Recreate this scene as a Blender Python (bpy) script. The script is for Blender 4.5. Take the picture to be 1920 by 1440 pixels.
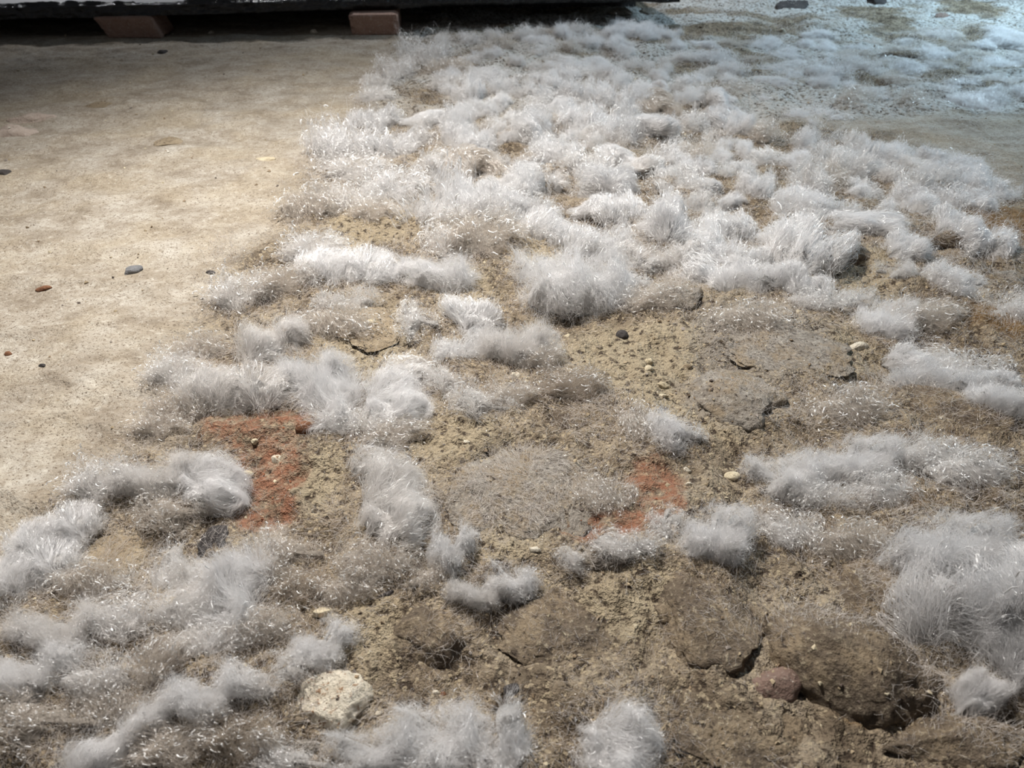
import bpy, math, random
import numpy as np
from mathutils import Vector, Matrix

for _o in list(bpy.data.objects):
    bpy.data.objects.remove(_o)
SC = bpy.context.scene
COL = SC.collection
R = math.radians

# ------------------------------------------------------------------ camera
CAM_H, PITCH, FPX = 0.40, 40.0, 1250.0          # metres, degrees below horizontal, focal length in px of a 1920x1440 frame
cam_d = bpy.data.cameras.new('camera')
cam_d.sensor_width = 36.0
cam_d.lens = 36.0 * FPX / 1920.0
cam_d.clip_start = 0.01
cam_d.clip_end = 60
cam_d.dof.use_dof = True
cam_d.dof.focus_distance = 0.62
cam_d.dof.aperture_fstop = 11.0
cam = bpy.data.objects.new('camera', cam_d)
COL.objects.link(cam)
cam.location = (0, 0, CAM_H)
cam.rotation_euler = (R(90 - PITCH), 0, 0)
SC.camera = cam

# ------------------------------------------------------------------ world, lamps, exposure
world = bpy.data.worlds.new('world')
SC.world = world
world.use_nodes = True
world.node_tree.nodes['Background'].inputs[0].default_value = (0.80, 0.82, 0.88, 1)
world.node_tree.nodes['Background'].inputs[1].default_value = 0.075


def spot(name, loc, target, power, color, size, blend, radius):
    l = bpy.data.lights.new(name, 'SPOT')
    l.energy, l.color, l.spot_size, l.spot_blend, l.shadow_soft_size = power, color, R(size), blend, radius
    o = bpy.data.objects.new(name, l)
    COL.objects.link(o)
    o.location = loc
    o.rotation_euler = (Vector(target) - Vector(loc)).to_track_quat('-Z', 'Y').to_euler()
    return o


spot('work_lamp', (-0.28, 0.86, 1.10), (-0.15, 0.64, 0), 108.0, (1.0, 0.955, 0.895), 114, 1.0, 0.016)
spot('cool_lamp', (1.70, 2.10, 1.00), (1.30, 1.70, 0), 125.0, (0.58, 0.82, 1.0), 108, 1.0, 0.05)
for _x in (-1.45, -0.75, -0.10, 0.35):
    spot('deck_lamp', (_x, 2.42, 0.60), (_x, 2.30, 0.0), 11.0, (0.97, 0.98, 1.0), 125, 0.8, 0.02)
SC.cycles.adaptive_threshold = 0.12
SC.cycles.max_bounces = 5
SC.cycles.diffuse_bounces = 4
SC.cycles.glossy_bounces = 1

SC.view_settings.view_transform = 'Standard'
SC.view_settings.look = 'None'
SC.view_settings.gamma = 1.0
SC.view_settings.use_curve_mapping = False
SC.view_settings.exposure = 0.0

# ------------------------------------------------------------------ small numpy noise library
def _hash(ix, iy, iz, seed):
    h = (ix.astype(np.int64) * 374761393 + iy.astype(np.int64) * 668265263 + iz.astype(np.int64) * 2147483647 + seed * 1274126177) & 0xFFFFFFFF
    h = ((h ^ (h >> 13)) * 1274126177) & 0xFFFFFFFF
    h = ((h ^ (h >> 16)) * 2246822519) & 0xFFFFFFFF
    return ((h ^ (h >> 15)) & 0xFFFFFF) / float(0xFFFFFF)


def vnoise(x, y, z=None, seed=0):
    """value noise in -1..1"""
    x = np.asarray(x, float); y = np.asarray(y, float)
    if z is None:
        ix, iy = np.floor(x), np.floor(y)
        fx, fy = x - ix, y - iy
        fx, fy = (f * f * f * (f * (f * 6 - 15) + 10) for f in (fx, fy))
        ix, iy = ix.astype(np.int64), iy.astype(np.int64)
        zz = np.int64(0) * ix
        a = _hash(ix, iy, zz, seed); b = _hash(ix + 1, iy, zz, seed)
        c = _hash(ix, iy + 1, zz, seed); d = _hash(ix + 1, iy + 1, zz, seed)
        a = a + (b - a) * fx
        c = c + (d - c) * fx
        return (a + (c - a) * fy) * 2 - 1
    z = np.asarray(z, float)
    ix, iy, iz = np.floor(x), np.floor(y), np.floor(z)
    fx, fy, fz = x - ix, y - iy, z - iz
    fx, fy, fz = (f * f * f * (f * (f * 6 - 15) + 10) for f in (fx, fy, fz))
    ix, iy, iz = ix.astype(np.int64), iy.astype(np.int64), iz.astype(np.int64)
    r = 0
    for dx in (0, 1):
        wx = fx if dx else 1 - fx
        for dy in (0, 1):
            wy = fy if dy else 1 - fy
            for dz in (0, 1):
                wz = fz if dz else 1 - fz
                r = r + wx * wy * wz * _hash(ix + dx, iy + dy, iz + dz, seed)
    return r * 2 - 1


def fbm(x, y, z=None, seed=0, octv=4, gain=0.5):
    a, s, n = 1.0, 0, 0
    for k in range(octv):
        f = 2.03 ** k
        s = s + a * vnoise(x * f, y * f, None if z is None else z * f, seed + 17 * k)
        n += a
        a *= gain
    return s / n


def sstep(a, b, x):
    t = np.clip((x - a) / (b - a), 0, 1)
    return t * t * (3 - 2 * t)


# ------------------------------------------------------------------ photo pixel -> place on the ground
CP, SP = math.cos(R(PITCH)), math.sin(R(PITCH))


def ground(u, v, z=0.0):
    """point at height z seen at pixel (u, v); also the size of one pixel there and the elevation of the view ray"""
    dx, dy = (u - 960) / FPX, (720 - v) / FPX
    d = (dx, CP + dy * SP, -SP + dy * CP)
    t = (CAM_H - z) / -d[2]
    return t * d[0], t * d[1], t / FPX, math.atan2(-d[2], math.hypot(d[0], d[1]))


def gpoly(pts):
    return [ground(u, v)[:2] for u, v in pts]


def poly_sd(x, y, pts):
    """signed distance to polygon, negative inside"""
    x = np.asarray(x, float); y = np.asarray(y, float)
    d = np.full(x.shape, 1e9)
    ins = np.zeros(x.shape, bool)
    n = len(pts)
    for i in range(n):
        ax, ay = pts[i]; bx, by = pts[(i + 1) % n]
        ex, ey = bx - ax, by - ay
        t = np.clip(((x - ax) * ex + (y - ay) * ey) / (ex * ex + ey * ey + 1e-12), 0, 1)
        d = np.minimum(d, np.hypot(x - ax - t * ex, y - ay - t * ey))
        c = ((ay > y) != (by > y)) & (x < (bx - ax) * (y - ay) / ((by - ay) + 1e-15) + ax)
        ins ^= c
    return np.where(ins, -d, d)


def blobs(x, y, lst):
    """soft union of ground ellipses given by pixel centre and pixel size"""
    x = np.asarray(x, float); y = np.asarray(y, float)
    m = np.zeros(np.shape(x))
    for u, v, w, h in lst:
        gx, gy, px, el = ground(u, v)
        a, b = w / 2 * px, h / 2 * px / math.sin(el)
        sel = (np.abs(x - gx) < 1.6 * a) & (np.abs(y - gy) < 1.6 * b)
        if not sel.any():
            continue
        xs, ys = x[sel], y[sel]
        wx = xs + 0.45 * a * fbm(xs / a * 1.7, ys / a * 1.7, seed=31, octv=4, gain=0.65)
        wy = ys + 0.45 * b * fbm(xs / a * 1.7, ys / a * 1.7, seed=57, octv=4, gain=0.65)
        q = np.hypot((wx - gx) / a, (wy - gy) / b)
        m[sel] = np.maximum(m[sel], 1 - sstep(0.55, 1.2, q))
    return m


BARE = gpoly([(760, 62), (705, 150), (640, 235), (585, 300), (545, 370), (470, 470), (400, 540), (330, 640), (275, 730),
              (255, 810), (180, 880), (75, 985), (-40, 1070), (-500, 1500), (-1600, 1500), (-1900, 60), (-900, 10), (760, 10)])
SMOOTH = gpoly([(1440, 215), (1700, 205), (1990, 200), (2200, 330), (1900, 372), (1760, 300), (1640, 262), (1520, 245)])
RED_A = [(505, 885, 150, 170), (450, 805, 170, 60), (540, 800, 110, 50), (500, 955, 120, 70)]
RED_B = [(1225, 900, 120, 90), (1180, 985, 190, 60), (1235, 950, 90, 80), (1100, 1000, 80, 40)]
RUST = [(1880, 605, 130, 60), (1840, 755, 170, 50), (1900, 430, 160, 80), (1640, 1340, 160, 40), (1540, 270, 60, 14),
        (1700, 915, 60, 50)]
SAND = [(690, 650, 230, 150), (880, 550, 130, 100), (1200, 660, 300, 150), (1240, 760, 150, 130), (700, 430, 200, 90), (1600, 500, 220, 90),
        (1360, 560, 120, 70), (1000, 470, 120, 80), (600, 890, 100, 110), (850, 810, 260, 110), (690, 1170, 140, 150), (950, 1020, 180, 70),
        (1180, 1130, 250, 150), (1350, 780, 160, 90), (1570, 660, 200, 80)]
GREYROCK = [(985, 915, 300, 170), (1430, 640, 330, 140), (1360, 745, 200, 120), (1300, 1010, 130, 80)]


def zone_rough(x, y):
    wx = x + 0.03 * fbm(x * 9, y * 9, seed=5, octv=3)
    wy = y + 0.03 * fbm(x * 9, y * 9, seed=6, octv=3)
    m = sstep(-0.03, 0.055, poly_sd(wx, wy, BARE))
    s = 1 - sstep(-0.06, 0.02, poly_sd(wx, wy, SMOOTH))
    return m * (1 - 0.85 * s)


def height(x, y):
    x = np.asarray(x, float); y = np.asarray(y, float)
    zr = zone_rough(x, y)
    h = 0.005 * fbm(x * 3, y * 3, seed=1, octv=3)
    rid = 1 - np.abs(fbm(x * 13 + 4, y * 13, seed=3, octv=3))
    rough = 0.014 * fbm(x * 10, y * 10, seed=2, octv=4) + 0.009 * (rid - 0.75) + 0.0040 * fbm(x * 55, y * 55, seed=8, octv=3, gain=0.6) + 0.0020 * fbm(x * 190, y * 190, seed=18, octv=2)
    plain = 0.0030 * fbm(x * 9, y * 14, seed=9, octv=5, gain=0.62) + 0.0050 * (1 - np.abs(fbm(x * 6 + 2, y * 13, seed=11, octv=4))) ** 5
    far = 1 - 0.15 * sstep(1.2, 2.2, y)
    h = h + zr * rough * far + (1 - zr) * plain
    h = h - 0.007 * blobs(x, y, RED_A[:1]) - 0.004 * blobs(x, y, RED_B[:1])
    return h


GX0, GX1, GY0, GY1, GN = -3.0, 3.0, -0.6, 3.2, 1300
_gx, _gy = np.meshgrid(np.linspace(GX0, GX1, GN), np.linspace(GY0, GY1, GN))
_GH = height(_gx.ravel(), _gy.ravel()).reshape(GN, GN)


def H1(x, y):
    """floor height looked up on a fine grid"""
    fx = min(max((x - GX0) / (GX1 - GX0) * (GN - 1), 0), GN - 1.001)
    fy = min(max((y - GY0) / (GY1 - GY0) * (GN - 1), 0), GN - 1.001)
    i, j = int(fx), int(fy)
    fx -= i; fy -= j
    g = _GH
    return float((g[j, i] * (1 - fx) + g[j, i + 1] * fx) * (1 - fy) + (g[j + 1, i] * (1 - fx) + g[j + 1, i + 1] * fx) * fy)


# ------------------------------------------------------------------ node helpers
def material(name):
    m = bpy.data.materials.new(name)
    m.use_nodes = True
    nt = m.node_tree
    nt.nodes.clear()
    return m, nt


def N(nt, t, **kw):
    n = nt.nodes.new(t)
    ins = kw.pop('ins', {})
    for k, v in kw.items():
        setattr(n, k, v)
    for k, v in ins.items():
        if isinstance(v, bpy.types.NodeSocket):
            nt.links.new(v, n.inputs[k])
        else:
            n.inputs[k].default_value = v
    return n


def ramp(nt, fac, stops):
    n = nt.nodes.new('ShaderNodeValToRGB')
    e = n.color_ramp.elements
    while len(e) < len(stops):
        e.new(0.5)
    for q, (p, c) in zip(e, stops):
        q.position = p
        q.color = c if len(c) == 4 else (*c, 1)
    nt.links.new(fac, n.inputs[0])
    return n.outputs[0]


def mix(nt, fac, a, b, mode='MIX'):
    n = nt.nodes.new('ShaderNodeMix')
    n.data_type = 'RGBA'
    n.blend_type = mode
    for s, v in ((n.inputs[0], fac), (n.inputs[6], a), (n.inputs[7], b)):
        if isinstance(v, bpy.types.NodeSocket):
            nt.links.new(v, s)
        else:
            s.default_value = v if not isinstance(v, tuple) or len(v) == 4 else (*v, 1)
    return n.outputs[2]


def noise(nt, vec, scale, detail=4, rough=0.55):
    n = N(nt, 'ShaderNodeTexNoise', ins={'Vector': vec, 'Scale': scale, 'Detail': detail, 'Roughness': rough})
    return n.outputs[0]


def math_(nt, op, a, b=0.0, clamp=False):
    n = N(nt, 'ShaderNodeMath', operation=op, use_clamp=clamp, ins={0: a, 1: b})
    return n.outputs[0]


def finish(nt, bsdf):
    o = nt.nodes.new('ShaderNodeOutputMaterial')
    nt.links.new(bsdf, o.inputs[0])


# ------------------------------------------------------------------ materials
def mat_ground():
    m, nt = material('earth_floor')
    P = N(nt, 'ShaderNodeNewGeometry').outputs['Position']
    at = lambda n: N(nt, 'ShaderNodeAttribute', attribute_name=n).outputs['Fac']
    n1, n2, n3, n4 = noise(nt, P, 22, 4, 0.62), noise(nt, P, 130, 3, 0.65), noise(nt, P, 420, 2, 0.7), noise(nt, P, 7, 3, 0.6)
    vor = N(nt, 'ShaderNodeTexVoronoi', ins={'Vector': P, 'Scale': 430.0}).outputs['Color']
    vg = N(nt, 'ShaderNodeSeparateColor', ins={0: vor}).outputs[0]
    # bare trodden silt
    nb = noise(nt, N(nt, 'ShaderNodeMapping', ins={'Vector': P, 'Scale': (1.0, 1.25, 1.0)}).outputs[0], 16, 5, 0.70)
    bare = ramp(nt, nb, [(0.32, (0.22, 0.182, 0.14)), (0.45, (0.325, 0.282, 0.228)), (0.56, (0.395, 0.355, 0.30)), (0.70, (0.49, 0.455, 0.40))])
    bare = mix(nt, math_(nt, 'MULTIPLY', ramp(nt, n4, [(0.45, (0, 0, 0)), (0.62, (1, 1, 1))]), 0.5), bare, (0.41, 0.345, 0.25))
    nr = noise(nt, N(nt, 'ShaderNodeMapping', ins={'Vector': P, 'Scale': (1.0, 1.1, 1.0)}).outputs[0], 120, 4, 0.78)
    bare = mix(nt, math_(nt, 'MULTIPLY', ramp(nt, nr, [(0.36, (1, 1, 1)), (0.47, (0, 0, 0))]), 0.6), bare, (0.22, 0.175, 0.125))
    bare = mix(nt, math_(nt, 'MULTIPLY', ramp(nt, nr, [(0.57, (0, 0, 0)), (0.66, (1, 1, 1))]), 0.5), bare, (0.60, 0.565, 0.50))
    bare = mix(nt, ramp(nt, n3, [(0.34, (1, 1, 1)), (0.42, (0, 0, 0))]), bare, (0.15, 0.115, 0.085))
    # rough brown rubble earth
    rough = ramp(nt, n1, [(0.32, (0.085, 0.064, 0.043)), (0.47, (0.195, 0.153, 0.107)), (0.62, (0.32, 0.265, 0.195))])
    rough = mix(nt, math_(nt, 'MULTIPLY', at('sand'), 0.75), rough, mix(nt, n2, (0.25, 0.197, 0.125), (0.47, 0.40, 0.285)))
    rough = mix(nt, math_(nt, 'MULTIPLY', at('grey'), 0.8), rough, mix(nt, n2, (0.17, 0.148, 0.125), (0.37, 0.34, 0.30)))
    rough = mix(nt, ramp(nt, n2, [(0.36, (1, 1, 1)), (0.48, (0, 0, 0))]), rough, (0.06, 0.043, 0.030))
    rough = mix(nt, math_(nt, 'MULTIPLY', ramp(nt, vg, [(0.78, (0, 0, 0)), (0.90, (1, 1, 1))]), 0.7), rough, (0.42, 0.345, 0.235))
    rough = mix(nt, ramp(nt, n3, [(0.30, (1, 1, 1)), (0.40, (0, 0, 0))]), rough, (0.055, 0.040, 0.030))
    c = mix(nt, at('rough'), bare, rough)
    # white mineral crust, red brick earth, rust
    cr = math_(nt, 'MULTIPLY', at('crust'), ramp(nt, n2, [(0.36, (0, 0, 0)), (0.55, (1, 1, 1))]))
    c = mix(nt, cr, c, (0.60, 0.60, 0.58))
    red = math_(nt, 'MULTIPLY', at('red'), ramp(nt, noise(nt, P, 60, 6, 0.72), [(0.40, (0.05, 0.05, 0.05)), (0.58, (1, 1, 1))]))
    c = mix(nt, red, c, mix(nt, n3, (0.15, 0.060, 0.034), (0.36, 0.185, 0.115)))
    c = mix(nt, math_(nt, 'MULTIPLY', at('rust'), 0.75), c, mix(nt, n2, (0.10, 0.05, 0.015), (0.32, 0.19, 0.07)))
    hgt = math_(nt, 'ADD', math_(nt, 'MULTIPLY', n2, 1.0), math_(nt, 'MULTIPLY', n3, 0.5))
    hgt = math_(nt, 'ADD', hgt, math_(nt, 'MULTIPLY', vg, 0.35))
    st = math_(nt, 'ADD', math_(nt, 'MULTIPLY', at('rough'), 0.4), 0.55)
    b = N(nt, 'ShaderNodeBump', ins={'Height': hgt, 'Strength': st, 'Distance': 0.006})
    p = N(nt, 'ShaderNodeBsdfPrincipled', ins={'Base Color': c, 'Roughness': 0.9, 'Normal': b.outputs[0]})
    p.inputs['Specular IOR Level'].default_value = 0.25
    finish(nt, p.outputs[0])
    return m


def mat_fibre():
    m, nt = material('salt_fibre')
    oi = N(nt, 'ShaderNodeObjectInfo')
    hi = N(nt, 'ShaderNodeHairInfo')
    v = ramp(nt, hi.outputs['Random'], [(0, (0.88, 0.87, 0.87)), (0.5, (0.96, 0.955, 0.955)), (1, (0.99, 0.985, 0.985))])
    c = mix(nt, 1.0, v, oi.outputs['Color'], 'MULTIPLY')
    d = N(nt, 'ShaderNodeBsdfDiffuse', ins={'Color': c})
    t = N(nt, 'ShaderNodeBsdfTranslucent', ins={'Color': c})
    s1 = N(nt, 'ShaderNodeMixShader', ins={0: 0.5, 1: d.outputs[0], 2: t.outputs[0]})
    g = N(nt, 'ShaderNodeBsdfGlossy', ins={'Color': (1, 1, 1, 1), 'Roughness': 0.16})
    s2 = N(nt, 'ShaderNodeMixShader', ins={0: 0.10, 1: s1.outputs[0], 2: g.outputs[0]})
    finish(nt, s2.outputs[0])
    return m


def mat_strand():
    m, nt = material('salt_strand')
    p = N(nt, 'ShaderNodeBsdfPrincipled', ins={'Base Color': (0.95, 0.95, 0.95, 1), 'Roughness': 0.16, 'IOR': 1.6})
    p.inputs['Specular IOR Level'].default_value = 1.0
    finish(nt, p.outputs[0])
    return m


def mat_core():
    m, nt = material('salt_core')
    oi = N(nt, 'ShaderNodeObjectInfo')
    tc = N(nt, 'ShaderNodeTexCoord').outputs['Object']
    n1 = noise(nt, tc, 14, 5, 0.7)
    c = mix(nt, 1.0, ramp(nt, n1, [(0.3, (0.70, 0.67, 0.64)), (0.65, (0.92, 0.91, 0.90))]), oi.outputs['Color'], 'MULTIPLY')
    b = N(nt, 'ShaderNodeBump', ins={'Height': noise(nt, tc, 40, 4, 0.7), 'Strength': 0.7, 'Distance': 0.05})
    d = N(nt, 'ShaderNodeBsdfDiffuse', ins={'Color': c, 'Normal': b.outputs[0]})
    finish(nt, d.outputs[0])
    return m


def mat_stone(name, dark, light, fleck=None, scale=60, spec=0.3, flk=0.62, earth=False):
    m, nt = material(name)
    P = N(nt, 'ShaderNodeNewGeometry').outputs['Position']
    n1, n2 = noise(nt, P, scale, 6, 0.65), noise(nt, P, scale * 5, 4, 0.7)
    c = mix(nt, ramp(nt, n1, [(0.3, (0, 0, 0)), (0.7, (1, 1, 1))]), dark, light)
    if fleck:
        c = mix(nt, ramp(nt, n2, [(flk - 0.04, (0, 0, 0)), (flk, (1, 1, 1))]), c, fleck)
    if earth:
        n5 = noise(nt, P, 34, 6, 0.7)
        c = mix(nt, math_(nt, 'MULTIPLY', ramp(nt, n5, [(0.46, (0, 0, 0)), (0.60, (1, 1, 1))]), 0.85), c, mix(nt, n2, (0.15, 0.11, 0.07), (0.37, 0.295, 0.20)))
        c = mix(nt, ramp(nt, n2, [(0.34, (1, 1, 1)), (0.44, (0, 0, 0))]), c, (0.06, 0.045, 0.034))
    h = math_(nt, 'ADD', n1, math_(nt, 'MULTIPLY', n2, 0.6))
    b = N(nt, 'ShaderNodeBump', ins={'Height': h, 'Strength': 0.9, 'Distance': 0.005})
    p = N(nt, 'ShaderNodeBsdfPrincipled', ins={'Base Color': c, 'Roughness': 0.85, 'Normal': b.outputs[0]})
    p.inputs['Specular IOR Level'].default_value = spec
    finish(nt, p.outputs[0])
    return m


def mat_crumb():
    m, nt = material('crumbs')
    c = N(nt, 'ShaderNodeAttribute', attribute_name='tint').outputs['Color']
    p = N(nt, 'ShaderNodeBsdfPrincipled', ins={'Base Color': c, 'Roughness': 0.85})
    finish(nt, p.outputs[0])
    return m


def mat_film():
    m, nt = material('black_film')
    P = N(nt, 'ShaderNodeNewGeometry').outputs['Position']
    b = N(nt, 'ShaderNodeBump', ins={'Height': noise(nt, P, 70, 4, 0.6), 'Strength': 0.8, 'Distance': 0.01})
    p = N(nt, 'ShaderNodeBsdfPrincipled', ins={'Base Color': (0.012, 0.012, 0.014, 1), 'Roughness': 0.24, 'Normal': b.outputs[0]})
    p.inputs['Specular IOR Level'].default_value = 0.8
    finish(nt, p.outputs[0])
    return m


def mat_panel():
    m, nt = material('grey_panel')
    P = N(nt, 'ShaderNodeNewGeometry').outputs['Position']
    c = mix(nt, noise(nt, P, 25, 4), (0.40, 0.40, 0.41), (0.50, 0.50, 0.50))
    p = N(nt, 'ShaderNodeBsdfPrincipled', ins={'Base Color': c, 'Roughness': 0.6})
    finish(nt, p.outputs[0])
    return m


M_STRAND = mat_strand()
M_GROUND, M_FIBRE, M_CORE, M_CRUMB, M_FILM, M_PANEL = mat_ground(), mat_fibre(), mat_core(), mat_crumb(), mat_film(), mat_panel()
MS = {
    'brown': mat_stone('stone_brown', (0.075, 0.056, 0.04), (0.20, 0.158, 0.115), (0.34, 0.29, 0.21), earth=True),
    'grey': mat_stone('stone_grey', (0.17, 0.148, 0.125), (0.34, 0.31, 0.27), (0.40, 0.37, 0.32), earth=True),
    'dark': mat_stone('stone_dark', (0.030, 0.026, 0.026), (0.095, 0.085, 0.082)),
    'white': mat_stone('stone_white', (0.50, 0.43, 0.33), (0.74, 0.69, 0.58), (0.32, 0.20, 0.12), 55, flk=0.62),
    'cream': mat_stone('stone_cream', (0.46, 0.38, 0.25), (0.72, 0.64, 0.48)),
    'red': mat_stone('stone_red', (0.15, 0.10, 0.08), (0.27, 0.185, 0.15), (0.33, 0.26, 0.21)),
    'rust': mat_stone('stone_rust', (0.13, 0.055, 0.03), (0.30, 0.15, 0.08)),
    'pink': mat_stone('stone_pink', (0.40, 0.32, 0.27), (0.56, 0.48, 0.42)),
    'slate': mat_stone('stone_slate', (0.15, 0.15, 0.155), (0.26, 0.26, 0.27)),
    'tan': mat_stone('stone_tan', (0.24, 0.185, 0.12), (0.40, 0.33, 0.235), earth=True),
    'brick': mat_stone('brick', (0.36, 0.22, 0.17), (0.45, 0.30, 0.24), (0.55, 0.43, 0.36)),
    'wood': mat_stone('twig', (0.10, 0.062, 0.035), (0.22, 0.15, 0.09)),
}


# ------------------------------------------------------------------ object helpers
def mesh_np(name, co, faces, mat, smooth=True):
    co = np.asarray(co, np.float32)
    faces = np.asarray(faces, np.int32)
    me = bpy.data.meshes.new(name)
    me.vertices.add(len(co))
    me.vertices.foreach_set('co', co.ravel())
    k = faces.shape[1]
    me.loops.add(faces.size)
    me.loops.foreach_set('vertex_index', faces.ravel())
    me.polygons.add(len(faces))
    me.polygons.foreach_set('loop_start', np.arange(len(faces), dtype=np.int32) * k)
    me.polygons.foreach_set('loop_total', np.full(len(faces), k, np.int32))
    me.update(calc_edges=True)
    me.validate()
    me.polygons.foreach_set('use_smooth', np.full(len(faces), smooth))
    me.materials.append(mat)
    return me


def obj(name, data, parent=None, loc=(0, 0, 0), rot=(0, 0, 0), scale=(1, 1, 1)):
    o = bpy.data.objects.new(name, data)
    COL.objects.link(o)
    o.location, o.rotation_euler, o.scale = loc, rot, scale
    o.parent = parent
    return o


def tag(o, label=None, cat=None, group=None, kind=None):
    if label: o['label'] = label
    if cat: o['category'] = cat
    if group: o['group'] = group
    if kind: o['kind'] = kind
    return o


def fibres(name, pts, rad, mat=None):
    """pts (n, k, 3) -> a hair curves datablock"""
    n, k, _ = pts.shape
    cu = bpy.data.hair_curves.new(name)
    cu.add_curves([k] * n)
    cu.attributes['position'].data.foreach_set('vector', pts.astype(np.float32).ravel())
    ra = cu.attributes.get('radius') or cu.attributes.new('radius', 'FLOAT', 'POINT')
    ra.data.foreach_set('value', rad.astype(np.float32).ravel())
    cu.materials.append(mat or M_FIBRE)
    return cu


_ico = {}


def ico(sub):
    if sub not in _ico:
        import bmesh
        bm = bmesh.new()
        bmesh.ops.create_icosphere(bm, subdivisions=sub, radius=1)
        v = np.array([q.co[:] for q in bm.verts])
        f = np.array([[q.index for q in g.verts] for g in bm.faces])
        bm.free()
        _ico[sub] = (v, f)
    return _ico[sub]


# ------------------------------------------------------------------ floor
def build_floor():
    rows, cols = 860, 900
    t = np.linspace(0, 1, rows)
    ys = -0.40 + 4.4 * (0.36 * t + 0.64 * t ** 2.6)
    s = np.linspace(-1, 1, cols)
    Y = np.repeat(ys[:, None], cols, 1)
    X = s[None, :] * (0.55 + 0.98 * np.maximum(Y + 0.1, 0))
    x, y = X.ravel(), Y.ravel()
    z = height(x, y)
    i = np.arange(rows * cols).reshape(rows, cols)
    f = np.stack([i[:-1, :-1], i[:-1, 1:], i[1:, 1:], i[1:, :-1]], -1).reshape(-1, 4)
    me = mesh_np('floor', np.stack([x, y, z], 1), f, M_GROUND)
    cn = fbm(x * 6, y * 9, seed=41, octv=4)
    far = sstep(1.0, 1.5, y + 0.25 * x)
    crust = far * sstep(-0.28, 0.08, cn) * zone_rough(x, y) * 0.95
    vals = {'rough': zone_rough(x, y), 'red': np.maximum(blobs(x, y, RED_A), blobs(x, y, RED_B)), 'rust': blobs(x, y, RUST),
            'sand': blobs(x, y, SAND), 'grey': blobs(x, y, GREYROCK), 'crust': crust}
    for k, v in vals.items():
        a = me.attributes.new(k, 'FLOAT', 'POINT')
        a.data.foreach_set('value', np.asarray(v, np.float32))
    o = obj('floor', me)
    tag(o, 'bare tan silt floor turning to rough brown rubble earth', None, None, 'structure')


build_floor()

# ------------------------------------------------------------------ raised deck with black film on brick supports
FL = Vector((*ground(-420, 85)[:2], 0))
FR = Vector((*ground(1258, 44)[:2], 0))


def build_deck():
    ax = (FR - FL); L = ax.length; ax.normalize()
    ang = math.atan2(ax.y, ax.x)
    root = obj('raised_deck', None, loc=FL, rot=(0, 0, ang))
    tag(root, 'low grey deck edged with wrinkled black film, raised on brick pieces', 'deck')
    # panel: a box with a small bevel profile extruded along x
    z0, z1, D = 0.060, 0.072, 0.75
    prof = [(0.012, z0), (0.0, z0 + 0.004), (0.0, z1 - 0.004), (0.004, z1), (D, z1), (D, z0)]
    n = len(prof)
    co = [(xx, a, b) for xx in (0, L) for a, b in prof]
    me = bpy.data.meshes.new('deck_panel')
    me.from_pydata(co, [], [tuple(range(n))[::-1], tuple(range(n, 2 * n))] + [(i, (i + 1) % n, n + (i + 1) % n, n + i) for i in range(n)])
    me.materials.append(M_PANEL)
    obj('deck_panel', me, root)
    # film: drapes over the front edge, wavy hem, more of the top is covered towards the right end
    nu, nv = 420, 26
    xs = np.linspace(-0.01, L + 0.012, nu)
    co = []
    for j in range(nv):
        q = j / (nv - 1)
        hem = 0.020 + 0.005 * fbm(xs * 5, xs * 0, seed=71) + 0.005 * np.sin(xs * 2.2 + 0.8)
        top = 0.002 + 0.22 * sstep(0.50 * L, 0.70 * L, xs) + 0.004 * fbm(xs * 8, xs * 0 + 3, seed=72)
        s = q * (hem + 0.006 + top)
        drop = np.clip(hem - s, 0, None)
        bend = np.clip((s - hem) / 0.006, 0, 1)
        wr = 0.0050 * fbm(xs * 46, s * 90, seed=73, octv=4) + 0.004 * fbm(xs * 11, s * 30, seed=74, octv=2)
        yy = -0.007 - wr + bend * 0.010 + np.clip(s - hem - 0.006, 0, None) - 0.004 * drop / 0.03
        zz = 0.069 - drop + bend * 0.005 + wr * bend * 0.9 + np.where(bend >= 1, 0.003, 0)
        co.append(np.stack([xs, yy, zz], 1))
    co = np.concatenate(co)
    i = np.arange(nu * nv).reshape(nv, nu)
    f = np.stack([i[:-1, :-1], i[:-1, 1:], i[1:, 1:], i[1:, :-1]], -1).reshape(-1, 4)
    fo = obj('film_sheet', mesh_np('film_sheet', co, f, M_FILM), root)
    md = fo.modifiers.new('thickness', 'SOLIDIFY'); md.thickness = 0.0006
    # dark joists under the deck
    for k, yy in enumerate((0.22, 0.50)):
        j = bpy.data.meshes.new('joist')
        b = [(x_, y_, z_) for x_ in (0.02, L - 0.04) for y_ in (yy, yy + 0.05) for z_ in (-0.004, 0.0605)]
        j.from_pydata(b, [], [(0, 1, 3, 2), (4, 6, 7, 5), (0, 4, 5, 1), (2, 3, 7, 6), (0, 2, 6, 4), (1, 5, 7, 3)])
        j.materials.append(MS['dark'])
        obj('joist', j, root)
    return root


build_deck()


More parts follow.
